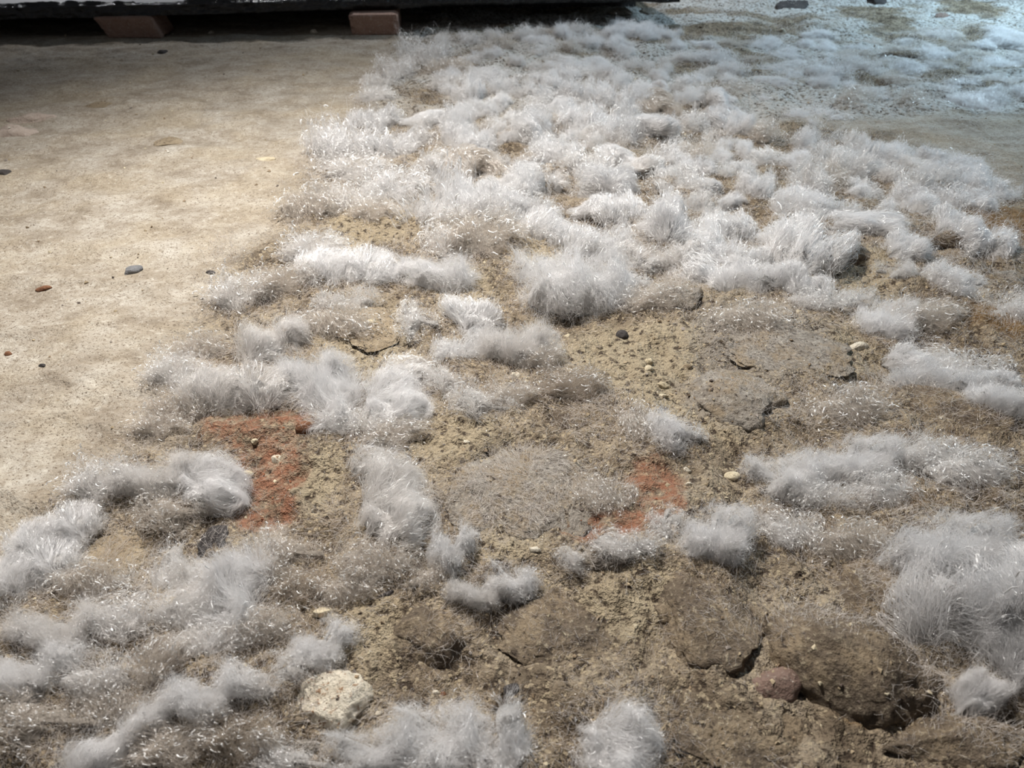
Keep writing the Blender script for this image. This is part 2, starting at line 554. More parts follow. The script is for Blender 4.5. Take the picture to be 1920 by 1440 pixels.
def brick(u0, u1, vbase, shear, label, depth=0.10):
    x0, y0, px, _ = ground(u0, vbase)
    x1 = ground(u1, vbase)[0]
    w, h = x1 - x0, 0.048
    rng = np.random.default_rng(int(u0))
    nx, ny, nz = 14, 10, 8
    import bmesh
    bm = bmesh.new()
    bmesh.ops.create_cube(bm, size=1)
    bmesh.ops.subdivide_edges(bm, edges=bm.edges[:], cuts=9, use_grid_fill=True)
    v = np.array([q.co[:] for q in bm.verts])
    r = 0.06                                                     # rounded arrises
    ins = np.clip(v, -0.5 + r, 0.5 - r)
    dv = v - ins
    ln = np.linalg.norm(dv, axis=1, keepdims=True)
    v = ins + np.where(ln > 1e-6, dv / np.maximum(ln, 1e-6) * r, 0)
    nn = fbm(v[:, 0] * 5, v[:, 1] * 5, v[:, 2] * 5, seed=int(u0), octv=3)
    edge = np.sort(np.abs(v), axis=1)[:, 1]
    v = v * (1 + (0.03 * nn - 0.10 * sstep(0.40, 0.5, edge) * (nn > 0.12) * nn * 3)[:, None])
    co = np.stack([v[:, 0] * w, v[:, 1] * depth, (v[:, 2] + 0.5) * h], 1)
    co[:, 0] += shear[0] * (co[:, 2] / h) * np.where(co[:, 0] < 0, 1, 0) + shear[1] * (co[:, 2] / h) * np.where(co[:, 0] >= 0, 1, 0)
    for q, c in zip(bm.verts, co):
        q.co = c
    me = bpy.data.meshes.new('brick')
    bm.to_mesh(me); bm.free()
    me.materials.append(MS['brick'])
    cx, cy = (x0 + x1) / 2, y0 + depth / 2
    o = obj('brick', me, loc=(cx, cy, H1(cx, y0) - 0.003), rot=(0, 0, 0.06))
    tag(o, label, 'brick', 'bricks propping up the deck')


brick(204, 302, 73, (-0.026, -0.016), 'red brick with a slanted broken end propping the deck, farther from the salt')
brick(657, 746, 66, (-0.002, 0.0), 'squared red brick propping the deck beside the far salt edge')

# ------------------------------------------------------------------ stones
def stone_mesh(name, seed, sub, mat, flat=0.5, rough=0.18, cuts=7):
    v, f = ico(sub)
    rng = np.random.default_rng(seed)
    v = v.copy()
    for _ in range(cuts):
        n = rng.normal(size=3); n /= np.linalg.norm(n)
        d = rng.uniform(0.55, 0.92)
        q = v @ n
        v -= np.clip(q - d, 0, None)[:, None] * n * 0.9
    o = rng.uniform(0, 50, 3)
    nn = fbm(v[:, 0] * 1.6 + o[0], v[:, 1] * 1.6 + o[1], v[:, 2] * 1.6 + o[2], seed=seed, octv=4, gain=0.55)
    v = v * (1 + rough * nn + 0.05 * fbm(v[:, 0] * 9, v[:, 1] * 9, v[:, 2] * 9, seed=seed + 5, octv=3, gain=0.6))[:, None]
    v /= np.abs(v).max(0)
    return mesh_np(name, v, f, mat)


def stone(name, u, v, w, h, mat, label, cat='stone', rot=0.0, rise=0.35, sub=None, rough=0.18, tilt=0.0, cuts=7, group=None, sink=None, seed=None):
    """u,v centre pixel; w,h pixel extent along/across; rise = height above ground as a share of half the width"""
    x, y, px, el = ground(u, v)
    a = w / 2 * px
    c = rise * min(a, h * px)
    b = max(0.35 * a, (h * px - c * math.cos(el)) / (2 * math.sin(el)))
    z = H1(x, y)
    if sub is None:
        sub = 5 if w > 150 else (4 if w > 45 else 3)
    me = stone_mesh(name, seed or int(u * 7 + v), sub, MS[mat], rough=rough, cuts=cuts)
    sz = c * (1.15 if w < 60 else 1.5)                            # half height; the rest is buried
    o = obj(name, me, loc=(x, y, z + c - sz * 0.98), rot=(R(tilt), R(tilt * 0.6), R(rot)), scale=(a, b, sz))
    return tag(o, label, cat, group)


STONES = [
    # name, u, v, w, h, mat, label, kwargs
    ('stone', 614, 1308, 168, 130, 'white', 'large pale cream stone speckled with rust, the biggest light stone', dict(rise=0.42, rot=18, seed=4)),
    ('stone', 603, 1148, 52, 28, 'cream', 'small oblong cream stone above the biggest pale stone', dict(rise=0.6, rot=10)),
    ('stone', 322, 1128, 34, 34, 'cream', 'small cream pebble tucked under the upright fibrous tuft', dict(rise=0.8)),
    ('stone', 565, 1388, 60, 40, 'grey', 'grey stone half hidden under the biggest pale stone', dict(rise=0.5)),
    ('boulder', 1590, 1250, 330, 230, 'brown', 'large smooth brown boulder with a dark crack along its lower side', dict(rise=0.46, rot=-38, rough=0.20, cuts=4, seed=9)),
    ('stone', 1455, 1285, 105, 95, 'red', 'reddish angular stone wedged beside the large brown boulder', dict(rise=0.6, rot=20, seed=12)),
    ('boulder', 1320, 1165, 230, 190, 'brown', 'mossy brown flat boulder between the red stone and grey slab', dict(rise=0.24, rot=-25, rough=0.3, seed=15)),
    ('stone', 1248, 1150, 44, 44, 'brown', 'small dark brown stone on the edge of the flat boulder', dict(rise=0.6)),
    ('stone', 1735, 1290, 100, 70, 'brown', 'brown rounded stone under the curled end of the giant tuft', dict(rise=0.5, rot=15)),
    ('slab', 985, 925, 300, 190, 'grey', 'broad flat grey slab between the two red earth patches', dict(rise=0.09, rough=0.30, cuts=5, seed=21)),
    ('boulder', 810, 1190, 190, 150, 'brown', 'rounded dark brown lump thinly veiled with fuzz below the slab', dict(rise=0.36, rough=0.30, seed=22)),
    ('boulder', 1060, 1180, 260, 170, 'brown', 'low brown pitted lump right of the veiled dark lump', dict(rise=0.10, rough=0.4, seed=23)),
    ('stone', 1170, 1055, 175, 60, 'grey', 'long grey stone with a shadowed underside below the red patch', dict(rise=0.45, rot=3, seed=24)),
    ('stone', 1385, 750, 200, 135, 'grey', 'grey brown rock with a sharp slanting edge beside the pebbled hollow', dict(rise=0.32, rot=-30, rough=0.3, seed=25)),
    ('stone', 1270, 555, 130, 75, 'grey', 'dusky grey rock just below the dense white drift', dict(rise=0.3, seed=26)),
    ('slab', 1470, 640, 290, 140, 'grey', 'wide low grey slab dusted with fuzz under the drift', dict(rise=0.06, rough=0.38, seed=27)),
    ('stone', 1090, 760, 170, 130, 'brown', 'fuzzy brown hump above the broad grey slab', dict(rise=0.25, rough=0.2, seed=28)),
    ('stone', 1580, 425, 110, 50, 'brown', 'dark brown stone sheltered beside the white drift edge', dict(rise=0.35, rot=-8, seed=29)),
    ('stone', 1600, 478, 90, 45, 'brown', 'brown stone directly below the sheltered dark stone', dict(rise=0.35, seed=30)),
    ('stone', 1770, 462, 110, 40, 'brown', 'brown arched stone under the blue-white curled tuft', dict(rise=0.45, seed=31)),
    ('boulder', 1800, 770, 260, 90, 'brown', 'long brown rock below the glossy white roll', dict(rise=0.22, rot=-25, seed=32)),
    ('boulder', 1660, 1130, 230, 170, 'brown', 'broad brown mound between the giant tuft and brown boulder', dict(rise=0.24, rough=0.4, seed=33)),
    ('boulder', 1390, 1385, 280, 150, 'brown', 'flat brown rock sloping out at the bottom edge below the red stone', dict(rise=0.07, rough=0.35, seed=34)),
    ('boulder', 1780, 1400, 300, 130, 'brown', 'dark brown rock at the bottom corner under the giant tuft', dict(rise=0.22, rough=0.35, seed=35)),
    ('stone', 395, 1012, 75, 80, 'dark', 'blackish stone behind the upright fibrous tuft', dict(rise=0.5, seed=36)),
    ('stone', 200, 1040, 150, 100, 'tan', 'low tan clod inside the ring of wispy tufts', dict(rise=0.16, rough=0.4, seed=37)),
    ('stone', 690, 625, 170, 80, 'tan', 'low tan clod below the long pale roll of fibres', dict(rise=0.05, rough=0.3, seed=40, tilt=4)),
    ('stone', 573, 811, 32, 30, 'rust', 'round dark rust pebble at the rim of the red hollow', dict(rise=0.9, cuts=3, rough=0.08)),
    ('pebble', 517, 853, 26, 22, 'white', 'white pebble lying in the red hollow', dict(rise=0.8)),
    ('pebble', 462, 880, 28, 18, 'cream', 'yellowish pebble at the side of the red hollow', dict(rise=0.7)),
    ('pebble', 478, 830, 14, 12, 'cream', 'tiny cream pebble at the top of the red hollow', dict(rise=0.8)),
    ('pebble', 552, 922, 24, 20, 'tan', 'tan pebble low in the red hollow', dict(rise=0.6)),
    ('pebble', 1167, 620, 26, 24, 'dark', 'nearly black pebble above the pebbled hollow', dict(rise=0.9, cuts=4)),
    ('pebble', 929, 585, 22, 16, 'dark', 'black pebble above the beige rounded tuft', dict(rise=0.7)),
    ('pebble', 1217, 676, 19, 16, 'cream', 'upper one of two cream pebbles lying one above the other', dict(rise=0.9)),
    ('pebble', 1216, 692, 18, 17, 'cream', 'lower one of two cream pebbles lying one above the other', dict(rise=0.9)),
    ('pebble', 1243, 722, 26, 14, 'cream', 'flat oblong cream pebble below the stacked pair of pebbles', dict(rise=0.6)),
    ('pebble', 1243, 742, 22, 10, 'cream', 'thin cream chip just below the flat oblong pebble', dict(rise=0.5)),
    ('pebble', 1290, 685, 20, 14, 'tan', 'tan pebble beside the stacked pair of cream pebbles', dict(rise=0.7)),
    ('pebble', 1064, 625, 14, 12, 'cream', 'small cream pebble beside the beige rounded tuft', dict(rise=0.8)),
    ('pebble', 1050, 660, 18, 12, 'cream', 'cream chip among grit below the beige rounded tuft', dict(rise=0.6)),
    ('pebble', 1125, 645, 16, 12, 'grey', 'grey pebble among grit below the black pebble', dict(rise=0.7)),
    ('pebble', 907, 673, 20, 18, 'cream', 'cream pebble under the two-lobed tuft', dict(rise=0.9)),
    ('pebble', 968, 709, 24, 14, 'white', 'whitish flat pebble below the beige rounded tuft', dict(rise=0.5)),
    ('pebble', 698, 617, 22, 14, 'cream', 'cream pebble on the low tan clod', dict(rise=0.6)),
    ('pebble', 875, 836, 14, 11, 'white', 'tiny white pebble above the broad grey slab', dict(rise=0.7)),
    ('pebble', 1375, 886, 32, 20, 'cream', 'cream crumbly pebble right of the red earth patch', dict(rise=0.5)),
    ('pebble', 1289, 877, 16, 14, 'white', 'small white pebble right above the round white puff', dict(rise=0.8)),
    ('pebble', 1289, 918, 14, 10, 'white', 'tiny white pebble on the red earth patch', dict(rise=0.8)),
    ('pebble', 1003, 1038, 22, 16, 'white', 'white pebble on ochre soil below the grey slab', dict(rise=0.6)),
    ('pebble', 1243, 1021, 10, 10, 'white', 'tiny white crumb at the foot of the red patch', dict(rise=0.9)),
    ('pebble', 815, 1285, 14, 12, 'white', 'white crumb of a pair near the bottom tufts', dict(rise=0.8)),
    ('pebble', 829, 1288, 14, 13, 'rust', 'orange crumb of a pair near the bottom tufts', dict(rise=0.8)),
    ('pebble', 705, 1327, 14, 12, 'white', 'white crumb at the side of the biggest pale stone', dict(rise=0.8)),
    ('pebble', 960, 1290, 40, 30, 'dark', 'glossy black lump above the bottom tufts', dict(rise=0.6)),
    ('pebble', 760, 1300, 50, 40, 'brown', 'dark brown pebble right of the biggest pale stone', dict(rise=0.6)),
    ('stone_chip', 1612, 648, 40, 20, 'white', 'white angular chip below the small bluish puff', dict(rise=0.5, rot=20)),
    ('pebble', 1495, 592, 16, 9, 'cream', 'cream crumb on the wide low slab', dict(rise=0.6)),
    ('stone_chip', 1580, 729, 40, 14, 'dark', 'thin black sliver standing in for a dark slit in the brown slope', dict(rise=0.3, rot=-8)),  # darkness of a slit in the ground, put in as a flat black sliver
    ('stone_chip', 252, 514, 36, 20, 'slate', 'slate grey angular chip on the bare tan ground', dict(rise=0.55, rot=22, cuts=10)),
    ('stone_chip', 83, 545, 30, 14, 'rust', 'brown chip on the bare tan ground', dict(rise=0.5, rot=10)),
    ('pebble', 396, 516, 22, 10, 'dark', 'black pebble on bare ground near the salt edge', dict(rise=0.5)),
    ('pebble', 12, 332, 26, 14, 'dark', 'dark pebble at the very edge of the bare ground', dict(rise=0.6)),
    ('pebble', 82, 690, 16, 9, 'dark', 'small dark pebble low on the bare ground', dict(rise=0.6)),
    ('pebble', 17, 664, 18, 11, 'rust', 'dark rust pebble low on the bare ground by the picture edge', dict(rise=0.6)),
    ('mud_flake', 320, 268, 60, 22, 'tan', 'curled tan mud flake on the bare ground', dict(rise=0.22, rot=32)),
    ('mud_flake', 500, 301, 44, 14, 'cream', 'pale mud flake near the brightest far tuft', dict(rise=0.35, rot=-5)),
    ('stone', 28, 252, 100, 36, 'pink', 'pale pink crumbled stone at the edge of the bare ground', dict(rise=0.5, rough=0.4)),
    ('stone', 62, 226, 90, 20, 'pink', 'pinkish flat stone behind the crumbled pink one', dict(rise=0.5, rot=12, rough=0.4)),
    ('stone', 185, 198, 60, 14, 'tan', 'tan flat stone far back on the bare ground', dict(rise=0.3)),
    ('stone', 305, 97, 18, 9, 'dark', 'dark little stone in front of the slanted brick', dict(rise=0.5)),
    ('pebble', 396, 62, 12, 8, 'white', 'white pebble under the deck edge', dict(rise=0.8)),
    ('pebble', 589, 60, 16, 8, 'white', 'white pebble under the deck near the squared brick', dict(rise=0.7)),
    ('stone_chip', 1467, 56, 16, 8, 'white', 'bright white chip in the bluish far field', dict(rise=0.8)),
    ('stone_chip', 1768, 28, 40, 12, 'red', 'dark red shard in the farthest ground', dict(rise=0.5, rot=8)),
    ('slab', 1530, 246, 160, 26, 'brown', 'flat dark slab in a gap of the far crust', dict(rise=0.18)),
    ('slab', 1390, 222, 70, 16, 'brown', 'small dark slab in a gap of the far crust', dict(rise=0.25)),
    ('slab', 1700, 105, 110, 18, 'brown', 'dark olive slab in the bluish far field', dict(rise=0.25)),
    ('stone', 1215, 22, 34, 18, 'grey', 'grey stone at the end of the deck', dict(rise=0.7)),
    ('stone', 1160, 26, 50, 14, 'grey', 'grey stone lying along the deck end', dict(rise=0.4)),
    ('stone', 1490, 14, 80, 20, 'dark', 'dark stone along the top in the far rubble', dict(rise=0.5)),
    ('stone', 1640, 4, 40, 18, 'dark', 'black stone in the farthest rubble', dict(rise=0.6)),
    ('stone', 1900, 525, 80, 45, 'grey', 'violet grey stone at the picture edge', dict(rise=0.4)),
    ('stone', 725, 1113, 34, 14, 'dark', 'thin black stone by the combed dome tuft', dict(rise=0.4, rot=20)),
]
for nm, u, v, w, h, mt, lb, kw in STONES:
    stone(nm, u, v, w, h, mt, lb, 'pebble' if nm == 'pebble' else ('flake' if nm == 'mud_flake' else 'stone'), **kw)

# height of the top surface, stones included
from mathutils.bvhtree import BVHTree
bpy.context.view_layer.update()
_v, _f, _spots = [], [], []
for _o in COL.objects:
    if _o.type == 'MESH' and _o.get('category') in ('stone',):
        c = np.empty(len(_o.data.vertices) * 3, np.float32); _o.data.vertices.foreach_get('co', c)
        q = np.empty(len(_o.data.loops), np.int32); _o.data.loops.foreach_get('vertex_index', q)
        mw = np.array(_o.matrix_world)
        _f += (q.reshape(-1, 3) + len(_v)).tolist()
        _v += (c.reshape(-1, 3) @ mw[:3, :3].T + mw[:3, 3]).tolist()
        _spots.append((_o.location.x, _o.location.y, 1.1 * max(_o.scale.x, _o.scale.y)))
STONE_TREE = BVHTree.FromPolygons(_v, _f)


def surf(x, y):
    z = H1(x, y)
    if any(abs(x - a) < r and abs(y - b) < r for a, b, r in _spots):
        hit = STONE_TREE.ray_cast(Vector((x, y, 1)), Vector((0, 0, -1)))
        if hit[0] is not None:
            z = max(z, hit[0].z)
    return z


def surf_many(xx, yy):
    zz = height(xx, yy)
    near = np.zeros(len(xx), bool)
    for a, b, r in _spots:
        near |= (np.abs(xx - a) < r) & (np.abs(yy - b) < r)
    for i in np.nonzero(near)[0]:
        hit = STONE_TREE.ray_cast(Vector((xx[i], yy[i], 1)), Vector((0, 0, -1)))
        if hit[0] is not None:
            zz[i] = max(zz[i], hit[0].z)
    return zz


# ------------------------------------------------------------------ gravel and grit (uncountable)
def build_gravel():
    rng = np.random.default_rng(77)
    n = 26000
    yy = -0.1 + 2.9 * rng.random(n) ** 1.9
    xx = (rng.random(n) * 2 - 1) * (0.45 + 0.95 * yy)
    zr = zone_rough(xx, yy)
    cl = fbm(xx * 9, yy * 9, seed=91)
    keep = rng.random(n) < np.clip(0.11 + 0.50 * zr + (0.25 + 0.75 * zr) * cl, 0.02, 1)
    xx, yy, zr = xx[keep], yy[keep], zr[keep]
    n = len(xx)
    zz = surf_many(xx, yy)
    size = (0.0006 + 0.0016 * rng.random(n) ** 3) * (0.75 + 0.45 * yy)
    size = size + (zr < 0.4) * (rng.random(n) < 0.10) * 0.0013 * rng.random(n)
    base = np.array([[1, 0, 0], [-1, 0, 0], [0, 1, 0], [0, -1, 0], [0, 0, 1], [0, 0, -1]], float)
    tri = np.array([[0, 2, 4], [2, 1, 4], [1, 3, 4], [3, 0, 4], [2, 0, 5], [1, 2, 5], [3, 1, 5], [0, 3, 5]])
    v = base[None] * (0.6 + 0.7 * rng.random((n, 6, 1))) + 0.28 * rng.normal(size=(n, 6, 3))
    ang = rng.random(n) * 6.283
    ca, sa = np.cos(ang), np.sin(ang)
    vx = v[:, :, 0] * ca[:, None] - v[:, :, 1] * sa[:, None]
    vy = v[:, :, 0] * sa[:, None] + v[:, :, 1] * ca[:, None]
    v = np.stack([vx, vy, v[:, :, 2] * 0.7], -1) * size[:, None, None]
    v += np.stack([xx, yy, zz + size * 0.3], 1)[:, None]
    f = (tri[None] + 6 * np.arange(n)[:, None, None]).reshape(-1, 3)
    me = mesh_np('gravel', v.reshape(-1, 3), f, M_CRUMB, smooth=False)
    pal = np.array([[0.52, 0.45, 0.32], [0.36, 0.285, 0.185], [0.24, 0.175, 0.11], [0.10, 0.075, 0.06], [0.30, 0.26, 0.23], [0.68, 0.64, 0.56]])
    red = np.maximum(blobs(xx, yy, RED_A), blobs(xx, yy, RED_B)) > 0.5
    ci = rng.choice(6, n, p=[0.12, 0.30, 0.24, 0.20, 0.11, 0.03])
    c = pal[ci] * (0.8 + 0.4 * rng.random((n, 1)))
    c = np.where((red & (rng.random(n) < 0.6))[:, None], np.array([0.34, 0.13, 0.065]) * (0.6 + 0.7 * rng.random((n, 1))), c)
    col = np.ones((n, 6, 4)); col[:, :, :3] = c[:, None]
    a = me.color_attributes.new('tint', 'FLOAT_COLOR', 'POINT')
    a.data.foreach_set('color', col.astype(np.float32).ravel())
    tag(obj('gravel', me), 'fine mixed grit and crumbs strewn over the whole floor', 'gravel', None, 'stuff')


build_gravel()

# ------------------------------------------------------------------ salt tufts: prototypes in unit size
STYLES = {
    #        lobes  len  normal tangent random frizz start range
    'puff': (6, 0.90, 0.80, 0.50, 0.75, 0.34, (0.30, 0.95)),
    'comb': (4, 1.30, 0.22, 1.00, 0.26, 0.10, (0.40, 1.00)),
    'roll': (5, 1.05, 0.30, 1.00, 0.34, 0.16, (0.40, 1.00)),
    'stand': (4, 1.10, 0.95, 0.30, 0.28, 0.12, (0.15, 0.80)),
    'wisp': (7, 1.35, 0.50, 0.75, 0.65, 0.24, (0.25, 1.00)),
    'curl': (1, 1.20, 0.10, 1.00, 0.20, 0.10, (0.30, 1.00)),
}
COUNT = {'veil': 2200, 'dense': 3800, 'fine': 8000}


def unit(a):
    return a / np.maximum(np.linalg.norm(a, axis=-1, keepdims=True), 1e-9)


def n3(p, f, seed, octv=2):
    return np.stack([fbm(p[..., 0] * f, p[..., 1] * f, p[..., 2] * f + s, seed=seed, octv=octv) for s in (0, 7, 14)], -1)


def warp(p, seed):
    return p + 0.16 * n3(p, 1.6, seed + 50) + 0.05 * n3(p, 5.0, seed + 60)


def make_proto(style, seed, dens):
    nl, ln, wn, wt, wr, fz, (s0, s1) = STYLES[style]
    rng = np.random.default_rng(seed)
    cnt, k = COUNT[dens], 8
    if style == 'curl':
        span = rng.uniform(2.2, 3.9)
        ph0 = rng.uniform(0, 6.28)
        s = rng.random(cnt)
        rr = rng.uniform(0.32, 0.44)
        def centre(q):
            a = ph0 + span * q
            rad = 0.68 - 0.22 * q
            return np.stack([rad * np.cos(a), rad * np.sin(a), 0.30 + 0.40 * np.sin(q * 3.14)], -1)
        cr, ct = rng.random(cnt) ** 0.45 * rr * (0.55 + 0.6 * np.sin(s * 2.9 + 0.12)), rng.random(cnt) * 6.283
        L = ln * (0.35 + 0.5 * rng.random(cnt)) / span / 0.6
        P = []
        for j in range(k):
            q = s + (j / (k - 1) - 0.5) * L
            c = centre(q)
            rad_v = unit(c * np.array([1, 1, 0]))
            tw = ct + 1.1 * (q - s) * 3
            fr = 1 + 0.5 * np.abs(j / (k - 1) - 0.5) * rng.random(cnt)
            P.append(c + rad_v * (cr * fr * np.cos(tw))[:, None] + np.array([0, 0, 1.0]) * (cr * fr * np.sin(tw))[:, None])
        P = np.stack(P, 1) + np.cumsum(rng.normal(size=(cnt, k, 3)), 1) * 0.026
        cq = np.linspace(0.05, 0.95, 9)
        lob = [(c, rr * 0.8) for c in centre(cq)]
    else:
        lob = []
        for i in range(nl):
            if style == 'roll':
                xx = -0.72 + 1.44 * i / (nl - 1)
                c = np.array([xx, rng.uniform(-0.16, 0.16), 0]); r = rng.uniform(0.34, 0.52)
            else:
                a, q = rng.uniform(0, 6.28), math.sqrt(rng.random()) * 0.66
                c = np.array([q * math.cos(a), q * math.sin(a), 0]); r = rng.uniform(0.28, 0.58)
            lob.append((c, r))
        lc = np.array([c for c, r in lob]); lr = np.array([r for c, r in lob])
        li = rng.choice(nl, cnt, p=lr ** 2 / (lr ** 2).sum())
        cz = rng.random(cnt) ** 0.85 * 1.08 - 0.08
        ph = rng.random(cnt) * 6.2832
        sr = np.sqrt(np.maximum(0, 1 - cz * cz))
        n = np.stack([sr * np.cos(ph), sr * np.sin(ph), cz], 1)
        comb = {'roll': (0.15, 1, 0.1), 'comb': (1, 0.25, 0.15), 'stand': (0.1, -0.2, 1)}.get(style, (0.6, -0.7, 0.2))
        base = n * lr[li][:, None] + lc[li]
        c = unit(np.array(comb)[None] + 0.9 * n3(base, 1.6, seed + 3))
        t = c - (c * n).sum(1, keepdims=True) * n
        d = unit(n * wn + t * wt + rng.normal(size=(cnt, 3)) * wr * 0.6 + (np.array([[0, 0, 0.7]]) if style == 'stand' else 0))
        p = n * (s0 + (s1 - s0) * rng.random(cnt) ** 0.6)[:, None]
        lockn = fbm(base[:, 0] * 5, base[:, 1] * 5, base[:, 2] * 5, seed=seed + 21, octv=2)
        L = ln * (0.35 + 0.75 * rng.random(cnt)) * (1 + 0.7 * lockn)
        fly = rng.random(cnt) < 0.10
        L = np.where(fly, L * 1.35, L)
        step = (L / (k - 1))[:, None]
        lock = n3(base, 4.0, seed + 8)
        P = [p.copy()]
        for j in range(k - 1):
            r = np.linalg.norm(p, axis=1, keepdims=True)
            back = -(p / np.maximum(r, 1e-6)) * np.clip(r - 0.90, 0, 0.6) * (1.6 if style != 'stand' else 0.5)
            d = unit(d + np.where(fly[:, None], 0.25, 1.0) * back + lock * 0.30 + rng.normal(size=(cnt, 3)) * fz * 0.5 + np.array([[0, 0, -0.05]]))
            p = p + d * step
            P.append(p.copy())
        P = np.stack(P, 1) * lr[li][:, None, None] + lc[li][:, None]
        hole = fbm(base[:, 0] * 3.3, base[:, 1] * 3.3, base[:, 2] * 3.3, seed=seed + 33, octv=2)
        P = P[hole > (-0.16 if dens == 'veil' else -0.28)]
    cnt = len(P)
    P = warp(P, seed)
    ext = np.percentile(np.abs(P[:, :, :2]).reshape(-1, 2), 96, axis=0)
    zt = np.percentile(P[:, :, 2], 97)
    sc = np.array([1 / ext[0], 1 / ext[1], 1 / zt])
    P = P * sc
    P[:, :, 2] = np.where(P[:, :, 2] < -0.10, -0.10 + 0.2 * (P[:, :, 2] + 0.10), P[:, :, 2])
    r0 = (0.0024 + 0.0030 * rng.random(cnt) ** 2) * (0.58 if dens == 'fine' else 1.0)
    rad = r0[:, None] * np.linspace(1.0, 0.4, k)[None]
    cu = fibres('fibres_' + style, P, rad)
    # a few thick glassy strands lying in the outer fluff
    m = 280
    far = np.argsort(-(np.linalg.norm(P[:, 4] * np.array([0.7, 0.7, 1.0]), axis=1) + 0.5 * rng.random(cnt)))[: cnt // 2]
    S = P[rng.choice(far, m, replace=False)][:, 2:7]
    S = S[:, 2:3] + (S - S[:, 2:3]) * rng.uniform(0.08, 0.36, m)[:, None, None]
    st = fibres('strands_' + style, S, np.tile(rng.uniform(0.009, 0.019, m)[:, None] * (0.62 if dens == 'fine' else 1.0), (1, 5)), M_STRAND)
    # lumpy felted heart of the tuft: one closed surface
    cs = 0.48 if dens == 'veil' else 0.58
    if style == 'curl':
        nr, nc = 30, 14
        qs = np.linspace(0.02, 0.98, nr)
        c = centre(qs); rv = unit(c * np.array([1, 1, 0]))
        ring = np.linspace(0, 6.2832, nc, endpoint=False)
        tr = rr * cs * np.sqrt(np.maximum(0.02, np.sin(qs * 3.1416)))
        q = c[:, None] + rv[:, None] * (tr[:, None] * np.cos(ring))[:, :, None] + np.array([0, 0, 1.0]) * (tr[:, None] * np.sin(ring))[:, :, None]
        q = q.reshape(-1, 3)
        i = np.arange(nr * nc).reshape(nr, nc)
        f = np.stack([i[:-1], np.roll(i, -1, 1)[:-1], np.roll(i, -1, 1)[1:], i[1:]], -1).reshape(-1, 4)
    else:
        v, f = ico(4)
        rad_ = np.full(len(v), 0.18)
        for c, r in lob:
            b_ = v @ c
            disc = b_ * b_ - (c @ c - (r * cs) ** 2)
            rad_ = np.maximum(rad_, np.where(disc > 0, b_ + np.sqrt(np.maximum(disc, 0)), 0))
        q = v * rad_[:, None]
    q = warp(q, seed) * sc
    q[:, 2] = np.maximum(q[:, 2] * (0.7 if dens == 'veil' else 1.0), -0.08)
    q = q * (1 + 0.16 * fbm(q[:, 0] * 7, q[:, 1] * 7, q[:, 2] * 7, seed=seed + 1))[:, None]
    return mesh_np('core_' + style, q, f, M_CORE), cu, st


PROTO = {}
for si, st in enumerate(STYLES):
    for dn in COUNT:
        PROTO[st, dn] = [make_proto(st, 100 + 31 * si + 7 * k, dn) for k in range(3 if dn != 'fine' else 2)]

TINT = {0: (0.99, 0.985, 0.985), 1: (0.95, 0.93, 0.91), 2: (0.76, 0.70, 0.63), 3: (0.56, 0.49, 0.41)}
TUFTS = []                                                        # (x, y, radius) for the fuzz around them


def place_tuft(x, y, z, rotz, scale, style, dens, var, tint, label, group):
    pr = PROTO[style, dens]
    core, cu, st = pr[var % len(pr)]
    o = obj('salt_tuft', None, loc=(x, y, z), rot=(0, 0, rotz), scale=scale)
    o.empty_display_size = 0.01
    tag(o, label, 'salt tuft', group)
    for nm, dt in (('core', core), ('fibres', cu), ('strands', st)):
        obj(nm, dt, o).color = (*tint, 1)
    return o


def tuft(u, v, w, h, style, label, rot=0, dirt=0, var=None, tall=0.85, group=None, dens=None):
    x, y, px, el = ground(u, v)
    a = w / 2 * px
    c0 = tall * min(a, 0.75 * h * px)
    x, y, px, el = ground(u, v, surf(x, y) + 0.35 * c0)
    a = w / 2 * px * 1.15
    b = max(0.5 * a if rot == 0 else 0.25 * a, (1.15 * h * px - c0 * math.cos(el)) / (2 * math.sin(el)))
    var = (int(u * 3 + v * 5) % 3) if var is None else var
    dens = dens or ('dense' if dirt == 0 and style != 'wisp' else 'veil')
    if dens == 'dense' and w >= 100 and v > 480:
        dens = 'fine'
    rnd = random.Random(int(u * 31 + v * 17))
    z = surf(x, y) - 0.05 * c0
    tint = np.array(TINT[dirt]) * rnd.uniform(0.93, 1.0)
    TUFTS.append((x, y, max(a, b), dirt))
    return place_tuft(x, y, z, R(rot + rnd.uniform(-12, 12)), (a, b, c0), style, dens, var, tint, label, group)


